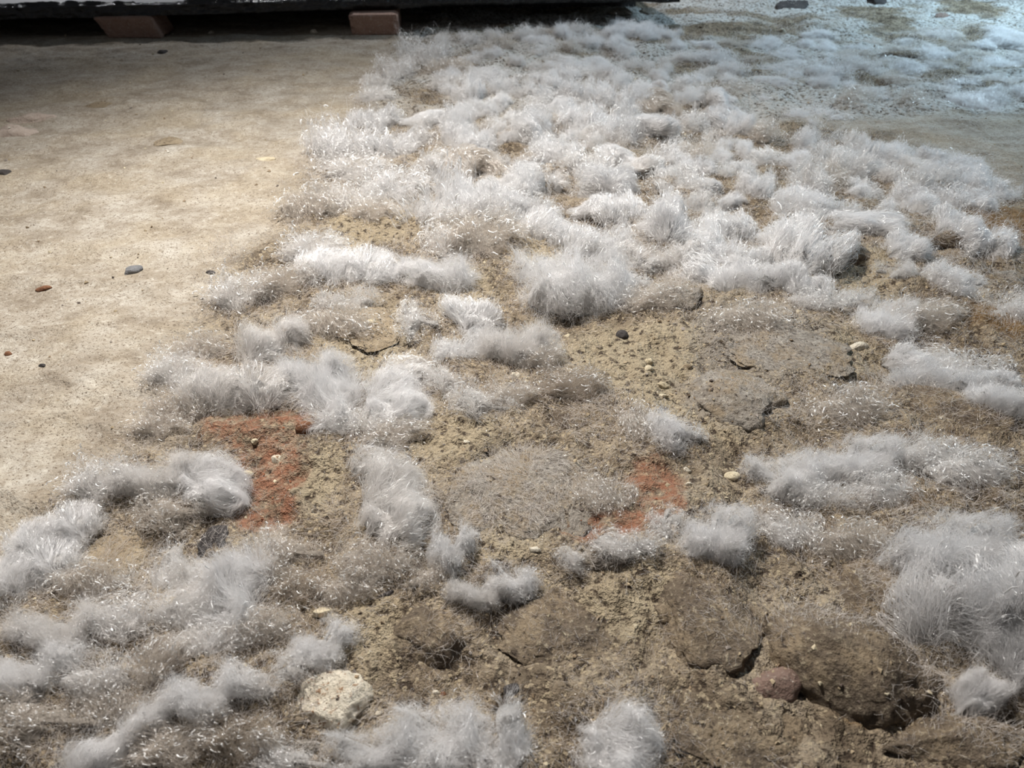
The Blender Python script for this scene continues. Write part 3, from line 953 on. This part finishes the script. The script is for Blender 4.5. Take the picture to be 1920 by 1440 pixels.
T = [
    # --- along the edge of the bare ground, from far to near
    (800, 92, 90, 60, 'puff', 'far greyish tuft just in front of the squared brick', dict(dirt=1)),
    (745, 128, 70, 40, 'puff', 'small far tuft below the tuft by the squared brick', dict(dirt=1)),
    (712, 150, 60, 34, 'puff', 'small grey tuft on the far corner of the salt edge', dict(dirt=1)),
    (705, 182, 60, 34, 'wisp', 'low greenish white tuft on the far salt edge', dict(dirt=1)),
    (700, 216, 84, 44, 'puff', 'white tuft on the salt edge above the brightest edge tuft', dict()),
    (640, 262, 125, 70, 'wisp', 'brightest spiky white tuft reaching farthest onto bare ground', dict(tall=1.0)),
    (735, 270, 130, 60, 'puff', 'dense white tuft joined behind the brightest edge tuft', dict()),
    (660, 320, 130, 60, 'wisp', 'glittering grey tuft below the brightest edge tuft', dict(dirt=1)),
    (745, 335, 120, 70, 'wisp', 'glittering white tuft beside bare ground, second row', dict()),
    (575, 390, 110, 60, 'wisp', 'thin grey fringe tuft where bare ground meets salt', dict(dirt=2)),
    (640, 370, 110, 60, 'wisp', 'loose wispy tuft on the salt edge below glittering ones', dict(dirt=1)),
    (700, 398, 80, 45, 'wisp', 'sparse tuft on sandy soil below the glittering ones', dict(dirt=2)),
    (590, 470, 110, 60, 'wisp', 'pale wispy tuft at the start of the long roll', dict(dirt=1)),
    (655, 500, 150, 72, 'roll', 'long pale roll of fibres, its bright glittering part', dict(tall=0.7)),
    (735, 500, 130, 60, 'comb', 'flat combed tuft continuing the long pale roll', dict(tall=0.6)),
    (825, 515, 120, 64, 'puff', 'soft white end puff of the long roll', dict()),
    (645, 555, 100, 60, 'puff', 'grey brown tuft hanging under the long pale roll', dict(dirt=1)),
    (448, 545, 110, 80, 'wisp', 'isolated lilac-grey wispy tuft at the bare ground edge', dict(dirt=1)),
    (540, 530, 110, 60, 'wisp', 'thin wispy tuft next to the isolated lilac-grey one', dict(dirt=2)),
    (500, 632, 115, 95, 'comb', 'arched tuft of clearly visible bent strands', dict(rot=30, dirt=1, dens='fine')),
    (365, 660, 90, 55, 'wisp', 'small faint tuft at the bare ground edge', dict(dirt=2)),
    (325, 695, 95, 70, 'wisp', 'fine white tuft farthest out over the tan ground', dict(dirt=1)),
    (445, 725, 165, 100, 'roll', 'round glittering dome above the red hollow', dict(dirt=1, tall=0.9, dens='fine')),
    (335, 760, 110, 60, 'wisp', 'dark dusty tuft edging the tan ground', dict(dirt=2)),
    (300, 800, 100, 50, 'wisp', 'flat dusty tuft at the tan ground, beside the red hollow', dict(dirt=2)),
    (580, 685, 120, 85, 'puff', 'white tuft between the arched strands and combed sheet', dict()),
    (635, 735, 110, 130, 'stand', 'bright ridge of standing fibres next to the combed sheet', dict(tall=1.1)),
    (722, 742, 130, 110, 'comb', 'glossy combed sheet with horizontal parallel fibres', dict(rot=6, tall=0.8, var=0)),
    (745, 690, 110, 50, 'comb', 'thin combed fringe over the glossy sheet', dict(rot=4, dirt=1, tall=0.6)),
    (735, 812, 120, 50, 'wisp', 'dusty grey tuft under the glossy combed sheet', dict(dirt=2)),
    (660, 790, 110, 50, 'wisp', 'grey dusty tuft at the rim right of the red hollow', dict(dirt=1)),
    (680, 855, 90, 60, 'comb', 'grey curl leaning over the top of the big combed dome', dict(dirt=1)),
    (722, 940, 150, 170, 'comb', 'big combed dome with fibres arching sideways', dict(tall=1.05, var=0, dirt=1, dens='fine')),
    (700, 1045, 130, 80, 'wisp', 'grey fuzzy skirt below the big combed dome', dict(dirt=2)),
    # --- near left
    (190, 905, 120, 90, 'wisp', 'wispy ring tuft nearest the tan ground', dict(dirt=1)),
    (290, 880, 150, 80, 'puff', 'brown-grey tuft at the top of the wispy ring', dict(dirt=1, dens='fine')),
    (385, 900, 140, 95, 'comb', 'combed tuft with stray strands over the red hollow', dict(rot=-20, tall=0.8)),
    (330, 955, 130, 80, 'puff', 'dusty soft tuft within the wispy ring', dict(dirt=2)),
    (110, 995, 130, 90, 'roll', 'glinting white roll on the outer side of the ring', dict(rot=40, tall=0.8)),
    (62, 1070, 150, 95, 'roll', 'large white roll at the picture edge beside tan ground', dict(rot=35, tall=0.8)),
    (292, 1075, 90, 110, 'stand', 'narrow tuft of upright strands inside the ring', dict(dirt=1)),
    (378, 1100, 110, 120, 'puff', 'pale tuft with a cream pebble at its foot', dict(dirt=1, dens='fine')),
    (458, 1080, 110, 185, 'stand', 'tall tuft of straight upright silky fibres', dict(tall=1.4, var=0)),
    (545, 1030, 110, 100, 'puff', 'dark grey tuft next to the upright silky one', dict(dirt=2)),
    (560, 1100, 90, 70, 'wisp', 'thin dusty tuft below the dark grey one', dict(dirt=3)),
    (250, 1150, 170, 80, 'wisp', 'broad wispy tuft below the narrow upright one', dict(dirt=1)),
    (110, 1165, 180, 100, 'puff', 'broad grey tuft below the large edge roll', dict(dirt=1, dens='fine')),
    (50, 1245, 160, 110, 'puff', 'lilac white mound at the picture edge, lower down', dict(dirt=0)),
    (170, 1250, 170, 100, 'puff', 'grey mound beside the lilac white mound', dict(dirt=1)),
    (290, 1245, 120, 80, 'comb', 'dusty combed tuft above the fluffy pair', dict(rot=40, dirt=2)),
    (70, 1345, 190, 90, 'puff', 'dull brown mound at the bottom corner', dict(dirt=2)),
    (385, 1285, 140, 110, 'puff', 'fluffy white tuft with a tiny black speck', dict(dirt=0)),
    (490, 1260, 140, 90, 'puff', 'grey fluffy neighbour left above the pale stone', dict(dirt=1)),
    (603, 1200, 105, 95, 'puff', 'round white tuft between two pale stones', dict()),
    (205, 1385, 170, 110, 'comb', 'lilac combed tuft rising from the bottom edge', dict(rot=50)),
    (330, 1400, 160, 80, 'wisp', 'dark dusty tuft at the bottom edge by the lilac one', dict(dirt=2)),
    (450, 1385, 140, 90, 'wisp', 'sparse dark tuft left of the biggest pale stone', dict(dirt=3)),
    (540, 1420, 150, 70, 'puff', 'white tuft cut by the bottom edge under the pale stone', dict(dirt=1)),
    (470, 1185, 120, 70, 'wisp', 'dusty sparse tuft at the foot of the upright silky fibres', dict(dirt=2)),
    (650, 1110, 110, 70, 'wisp', 'thin brownish tuft between the combed dome and cream stone', dict(dirt=2)),
    (215, 1315, 130, 70, 'wisp', 'brownish sparse tuft over the lilac combed tuft', dict(dirt=2)),
    (150, 1095, 130, 70, 'wisp', 'dusty sparse tuft under the large edge roll', dict(dirt=2)),
    (395, 1195, 130, 60, 'wisp', 'grey sparse tuft above the fluffy white one', dict(dirt=1)),
    (620, 600, 130, 60, 'wisp', 'thin dusty tuft right of the arched strands', dict(dirt=2)),
    (1400, 600, 130, 50, 'wisp', 'thin dusty tuft between the drift and wide low slab', dict(dirt=2)),
    (1590, 765, 150, 60, 'wisp', 'dusty sparse tuft beyond the long lower bank', dict(dirt=2)),
    (1240, 545, 110, 55, 'wisp', 'dusty sparse tuft on the dusky grey rock', dict(dirt=2)),
    (1745, 590, 120, 60, 'wisp', 'dusty sparse tuft right of the small bluish puff', dict(dirt=2)),
    # --- near middle
    (712, 1400, 150, 100, 'puff', 'leftmost of the three big white bottom tufts', dict()),
    (835, 1375, 140, 140, 'puff', 'hollowed middle one of the three big white bottom tufts', dict(var=1)),
    (944, 1390, 95, 130, 'stand', 'rightmost of the three big white bottom tufts, straight fibred', dict(tall=1.2)),
    (1152, 1380, 155, 145, 'comb', 'lone large white tuft at the bottom edge', dict(rot=-50, tall=0.9)),
    (848, 1020, 72, 105, 'puff', 'slim white upright knob below the big combed dome', dict(tall=1.5)),
    (798, 1070, 80, 70, 'puff', 'dusty tuft at the foot of the slim white knob', dict(dirt=2)),
    (965, 1085, 80, 70, 'puff', 'small lilac puff below the grey slab', dict(dirt=0)),
    (895, 1105, 110, 70, 'puff', 'beige tuft between slim knob and lilac puff', dict(dirt=1, dens='fine')),
    (1085, 1045, 70, 50, 'puff', 'small white tuft on the end of the long grey stone', dict(dirt=1)),
    (1170, 1030, 110, 45, 'wisp', 'spiky fringe along the top of the long grey stone', dict(dirt=1)),
    (1245, 975, 60, 62, 'puff', 'little grey puff with black shadow on red earth', dict(dirt=1)),
    (1342, 992, 125, 120, 'puff', 'round very white puff beside the red earth patch', dict(tall=1.1, var=0)),
    (1130, 925, 90, 80, 'wisp', 'thin fuzz tuft between grey slab and red patch', dict(dirt=2)),
    # --- middle field
    (783, 592, 72, 75, 'puff', 'smaller lobe of the two-lobed tuft', dict(dirt=1)),
    (868, 585, 92, 85, 'comb', 'upper lobe of the tall two-lobed tuft', dict(rot=60)),
    (858, 648, 90, 80, 'puff', 'lower white lobe of the two-lobed tuft', dict()),
    (965, 645, 125, 92, 'puff', 'beige rounded tuft standing by itself', dict(dirt=1, tall=1.0, var=0, dens='fine')),
    (1020, 668, 70, 50, 'wisp', 'darker fringe of the beige rounded tuft', dict(dirt=2)),
    (845, 712, 90, 60, 'puff', 'grey tuft below the two-lobed tuft', dict(dirt=1)),
    (905, 760, 110, 70, 'puff', 'pale curl hanging in front of the fuzzy hump', dict(dirt=1)),
    (960, 740, 90, 50, 'wisp', 'thin dusty tuft left of the fuzzy hump', dict(dirt=2)),
    (1075, 725, 120, 70, 'wisp', 'brown fuzz tuft on top of the fuzzy hump', dict(dirt=3)),
    (1267, 802, 90, 80, 'puff', 'small round puff standing above the red patch', dict(tall=1.1, var=2)),
    (1188, 795, 55, 70, 'wisp', 'thin grey tuft left of the small round puff', dict(dirt=2)),
    (1040, 515, 120, 120, 'puff', 'left half of the big cloud-like tuft with dark underside', dict(tall=1.0)),
    (1110, 520, 140, 125, 'puff', 'right half of the big cloud-like tuft with dark underside', dict(tall=1.0, var=1)),
    (1178, 520, 70, 60, 'puff', 'small end puff of the big cloud-like tuft', dict()),
    (840, 385, 130, 110, 'stand', 'high bright bank of fibres left in the drift', dict(tall=1.1)),
    (905, 440, 150, 90, 'wisp', 'dusky wisps under the high bright bank', dict(dirt=2)),
    (850, 445, 110, 80, 'puff', 'grey tuft below the high bright bank', dict(dirt=1)),
    (1040, 430, 130, 70, 'roll', 'diagonal silky roll above the cloud-like tuft', dict(rot=-25)),
    (970, 385, 120, 70, 'puff', 'white tuft between high bank and diagonal roll', dict()),
    (1165, 395, 90, 65, 'roll', 'curled white ring in the thick of the drift', dict()),
    (1225, 410, 110, 90, 'comb', 'smooth swelling tuft beside the curled ring', dict(rot=70, tall=1.0)),
    (1135, 455, 110, 70, 'puff', 'soft tuft just below the curled ring', dict()),
    (1190, 485, 80, 55, 'roll', 'tight little roll at the lower drift edge', dict(rot=-30, dirt=1)),
    (1245, 470, 80, 50, 'puff', 'grey tuft beside the tight little roll', dict(dirt=1)),
    (1305, 440, 90, 90, 'puff', 'white tuft left of the knotted ring', dict()),
    (1375, 425, 80, 60, 'roll', 'upper arc of the knotted white ring', dict(rot=10)),
    (1390, 480, 85, 55, 'roll', 'lower arc of the knotted white ring', dict(rot=-10)),
    (1335, 505, 90, 100, 'comb', 'smooth white fall of fibres under the knotted ring', dict(rot=-70)),
    (1425, 520, 150, 56, 'roll', 'horizontal white bar closing the drift', dict(rot=3, tall=0.9)),
    (1460, 425, 110, 90, 'comb', 'plump fibrous tuft right of the knotted ring', dict(rot=60)),
    (1520, 468, 115, 120, 'roll', 'large fanned dome at the end of the drift', dict(rot=-30, tall=1.0)),
    (1508, 538, 75, 55, 'roll', 'small looped tuft under the large fanned dome', dict()),
    (1535, 385, 130, 60, 'puff', 'white tuft above the sheltered dark stone', dict()),
    (1625, 412, 120, 50, 'comb', 'long tapering tuft pointing away from the drift', dict(rot=-20, tall=0.7)),
    # --- right
    (1775, 420, 75, 60, 'comb', 'blue-white curled tuft, its first hump', dict()),
    (1845, 440, 80, 85, 'comb', 'blue-white curled tuft, its larger hump', dict(rot=-40)),
    (1685, 465, 90, 50, 'comb', 'glinting tuft between brown stones', dict()),
    (1685, 500, 60, 40, 'puff', 'little glinting puff below the tuft between stones', dict(dirt=1)),
    (1795, 520, 80, 60, 'puff', 'soft bluish tuft below the blue-white curl', dict()),
    (1890, 560, 90, 70, 'puff', 'bluish grey tuft at the picture edge', dict(dirt=1)),
    (1605, 555, 60, 40, 'puff', 'small tuft above the bluish puff on the slab', dict(dirt=1)),
    (1655, 597, 110, 85, 'puff', 'small bluish puff with shadow, alone on the slab', dict(var=0)),
    (1530, 565, 100, 45, 'wisp', 'thin pale tuft below the looped tuft', dict(dirt=1)),
    (1690, 672, 90, 50, 'comb', 'starting tuft of the glossy white roll', dict(rot=-20)),
    (1785, 682, 150, 60, 'wisp', 'hazy tuft behind the glossy white roll', dict(dirt=1)),
    (1790, 715, 190, 60, 'roll', 'glossy white roll, long bright stretch', dict(rot=-16, tall=1.0)),
    (1895, 755, 120, 70, 'roll', 'glossy white roll, end at the picture edge', dict(rot=-25, tall=1.0)),
    (1480, 885, 115, 90, 'puff', 'leftmost puff of the long lower bank', dict(var=1)),
    (1600, 855, 170, 90, 'puff', 'broad top of the long lower bank', dict()),
    (1690, 845, 130, 70, 'puff', 'flat end of the long lower bank', dict(dirt=1)),
    (1565, 915, 150, 80, 'puff', 'underside fluff of the long lower bank', dict(dirt=1)),
    (1475, 985, 95, 85, 'wisp', 'dusty spiky tuft below the lower bank', dict(dirt=1)),
    (1660, 930, 110, 70, 'wisp', 'thin white wisps around a rusty pit', dict(dirt=1)),
    (1815, 885, 150, 60, 'wisp', 'pale streak of wisps near the picture edge', dict(dirt=1)),
    (1765, 855, 100, 50, 'wisp', 'short wisps above the pale streak', dict(dirt=1)),
    (1590, 1020, 140, 80, 'wisp', 'grey haze of wisps on the brown mound', dict(dirt=2)),
    (1775, 1012, 210, 105, 'puff', 'white cushion above the giant tuft', dict(var=0, tall=1.0)),
    (1835, 1120, 290, 200, 'roll', 'giant soft tuft sweeping in from the picture edge', dict(rot=8, tall=1.0)),
    (1885, 1230, 160, 120, 'comb', 'heavy lower fold of the giant tuft', dict(rot=50)),
    (1815, 1305, 140, 75, 'comb', 'curled tail of the giant tuft near the ground', dict(rot=25, tall=1.0)),
]
for u, v, w, h, st, lb, kw in T:
    tuft(u, v, w, h, st, lb, **kw)


# --- the drift, the far field and the right slope: countable, but nothing tells one from the next
MARKS = [('the brightest edge tuft', 640, 262), ('the squared brick', 700, 66), ('the high bright bank', 840, 385), ('the diagonal silky roll', 1040, 430),
         ('the curled white ring', 1165, 395), ('the knotted white ring', 1380, 445), ('the large fanned dome', 1520, 468), ('the far dark slab', 1530, 246),
         ('the long tapering tuft', 1625, 412), ('the deck end', 1250, 40), ('the white far chip', 1467, 56), ('the dark red shard', 1768, 28),
         ('the olive far slab', 1700, 105), ('the blue-white curl', 1810, 425), ('the small dark slab', 1390, 222), ('the smooth ground', 1750, 235),
         ('the dense edge tuft', 735, 270)]
MARKS = [(n, *ground(u, v)[:2]) for n, u, v in MARKS]
LOOK = {'puff': 'fluffy', 'curl': 'curled', 'roll': 'rolled', 'comb': 'combed', 'wisp': 'wispy', 'stand': 'upright'}
USED_LABELS = {}


def own_label(x, y, a, lo, hi, st, dirty, place):
    size = 'small' if a < lo + (hi - lo) / 3 else ('large' if a > hi - (hi - lo) / 3 else 'middling')
    near = sorted(MARKS, key=lambda m: math.hypot(m[1] - x, m[2] - y))
    def rel(m):
        dx, dy = x - m[1], y - m[2]
        if abs(dy) > abs(dx):
            return 'behind' if dy > 0 else 'in front of'
        return 'right of' if dx > 0 else 'left of'
    tone = 'dusty' if dirty else 'white'
    opts = [f'{size} {tone} {LOOK[st]} tuft {place}, {rel(near[0])} {near[0][0]}',
            f'{size} {tone} {LOOK[st]} tuft {place}, {rel(near[1])} {near[1][0]}',
            f'{size} {tone} {LOOK[st]} tuft {place}, {rel(near[2])} {near[2][0]}',
            f'{size} {tone} {LOOK[st]} tuft {place}, between {near[0][0][4:]} and {near[1][0][4:]}']
    for o in opts:
        if o not in USED_LABELS:
            USED_LABELS[o] = 1
            return o
    return opts[0]


def scatter(poly, n, w_m, flat, styles, label, group, seed, gap, dirt_p):
    pg = gpoly(poly)
    rng = random.Random(seed)
    xs, ys = [p[0] for p in pg], [p[1] for p in pg]
    done, tries = [], 0
    while len(done) < n and tries < 30000:
        tries += 1
        x, y = rng.uniform(min(xs), max(xs)), rng.uniform(min(ys), max(ys))
        if poly_sd(np.array([x]), np.array([y]), pg)[0] > 0:
            continue
        a = rng.uniform(*w_m) / 2
        if any(math.hypot(x - q[0], y - q[1]) < gap * (a + q[2]) for q in TUFTS):
            continue
        st = rng.choice(styles)
        b = a * rng.uniform(0.6, 1.0)
        dd = 1 if rng.random() < dirt_p else 0
        if rng.random() < dirt_p * 0.3: dd = 2
        tint = np.array(TINT[dd]) * rng.uniform(0.9, 1.0)
        lb = own_label(x, y, a * 2, *w_m, st, dd > 0, label)
        place_tuft(x, y, surf(x, y) - 0.002, rng.uniform(0, 6.28), (a, b, a * rng.uniform(*flat)), st, 'veil' if dd or rng.random() < 0.3 else 'dense', rng.randrange(3), tint, lb, group)
        TUFTS.append((x, y, a, dd)); done.append((x, y, a))


scatter([(770, 250), (830, 180), (960, 190), (1130, 150), (1290, 160), (1480, 270), (1560, 350), (1480, 400), (1290, 400), (1100, 400), (900, 380), (800, 330)],
        100, (0.035, 0.085), (0.5, 1.05), ['puff', 'puff', 'curl', 'roll', 'comb', 'wisp'], 'in the drift', 'tufts of the dense drift', 11, 0.60, 0.35)
scatter([(830, 75), (1250, 50), (1420, 120), (1290, 165), (1130, 150), (960, 190), (840, 170)],
        54, (0.045, 0.09), (0.35, 0.7), ['puff', 'wisp', 'wisp'], 'behind the drift', 'tufts behind the drift', 12, 0.6, 0.5)
scatter([(1300, 75), (1920, 60), (1960, 190), (1740, 195), (1500, 225), (1340, 165)],
        60, (0.05, 0.12), (0.18, 0.40), ['wisp', 'wisp', 'puff'], 'on bluish crust', 'tufts of the bluish crust', 13, 0.75, 0.3)
scatter([(1500, 265), (1640, 270), (1760, 305), (1900, 375), (1800, 395), (1660, 390), (1560, 340)],
        24, (0.05, 0.09), (0.5, 0.85), ['puff', 'comb', 'wisp'], 'on the far slope', 'tufts on the slope by the smooth ground', 14, 0.6, 0.3)


# ------------------------------------------------------------------ thin fuzz over the rough ground (uncountable)
HAZE = [(150, 1200, 460, 330), (290, 950, 330, 230), (450, 720, 330, 210), (700, 1020, 200, 220), (660, 330, 260, 280), (560, 500, 380, 170),
        (1610, 930, 420, 230), (1720, 1050, 380, 300), (1480, 680, 460, 190), (985, 915, 320, 190), (830, 1180, 280, 220), (1090, 750, 230, 160),
        (1290, 560, 200, 110), (1780, 640, 330, 170), (1560, 780, 330, 130), (420, 1330, 360, 220), (900, 740, 240, 130), (1250, 1180, 420, 200),
        (1560, 1220, 320, 240), (1000, 1390, 560, 130), (1150, 440, 520, 160), (1750, 480, 330, 130), (560, 1080, 180, 200)]


def build_fuzz():
    rng = np.random.default_rng(5)
    n = 1300000
    yy = -0.05 + 2.3 * rng.random(n) ** 1.8
    xx = (rng.random(n) * 2 - 1) * (0.42 + 0.85 * yy)
    zr = zone_rough(xx, yy)
    pat = fbm(xx * 11, yy * 11, seed=61, octv=3) + 0.5 * fbm(xx * 40, yy * 40, seed=62, octv=2)
    dens = zr * np.clip(0.16 + 0.9 * pat, 0, 1) * 0.6
    haze = blobs(xx, yy, HAZE) * np.clip(0.40 + 1.0 * pat, 0.02, 1) * 0.9
    near = np.zeros(n)
    for x, y, a, d in TUFTS:
        sel = (np.abs(xx - x) < 1.8 * a) & (np.abs(yy - y) < 1.8 * a)
        q = np.hypot(xx[sel] - x, yy[sel] - y) / a
        near[sel] = np.maximum(near[sel], (1 - sstep(0.8, 1.75, q)) * 0.5)
    red = np.maximum(blobs(xx, yy, RED_A), blobs(xx, yy, RED_B))
    sand = blobs(xx, yy, SAND)
    keep = rng.random(n) < np.maximum(np.maximum(dens, haze), near) * (1 - 0.9 * red) * (1 - 0.65 * sand)
    xx, yy, ring = xx[keep], yy[keep], np.maximum(near, 0.7 * haze)[keep]
    n = len(xx)
    zz = surf_many(xx, yy)
    k = 4
    L = (0.003 + (0.006 + 0.022 * ring) * rng.random(n) ** 1.6) * (0.8 + 0.3 * yy)
    fl = np.stack([fbm(xx * 25, yy * 25, seed=63, octv=2), fbm(xx * 25, yy * 25, seed=64, octv=2), np.full(n, 0.35)], 1)
    d = unit(fl + rng.normal(size=(n, 3)) * 0.45)
    d[:, 2] = np.abs(d[:, 2]) * 0.8 + 0.1
    p = np.stack([xx, yy, zz - 0.0005], 1)
    P = [p]
    for j in range(k - 1):
        d = unit(d + rng.normal(size=(n, 3)) * 0.22 + np.array([[0, 0, -0.10]]))
        p = p + d * (L / (k - 1))[:, None]
        P.append(p)
    P = np.stack(P, 1)
    rad = (0.00007 + 0.00007 * rng.random(n))[:, None] * (0.8 + 0.5 * yy)[:, None] * np.linspace(1, 0.5, k)[None]
    o = obj('salt_fuzz', fibres('salt_fuzz', P, rad))
    o.color = (0.84, 0.79, 0.745, 1)
    tag(o, 'thin greyish salt fuzz spread over the rough brown ground', 'salt fuzz', None, 'stuff')


build_fuzz()
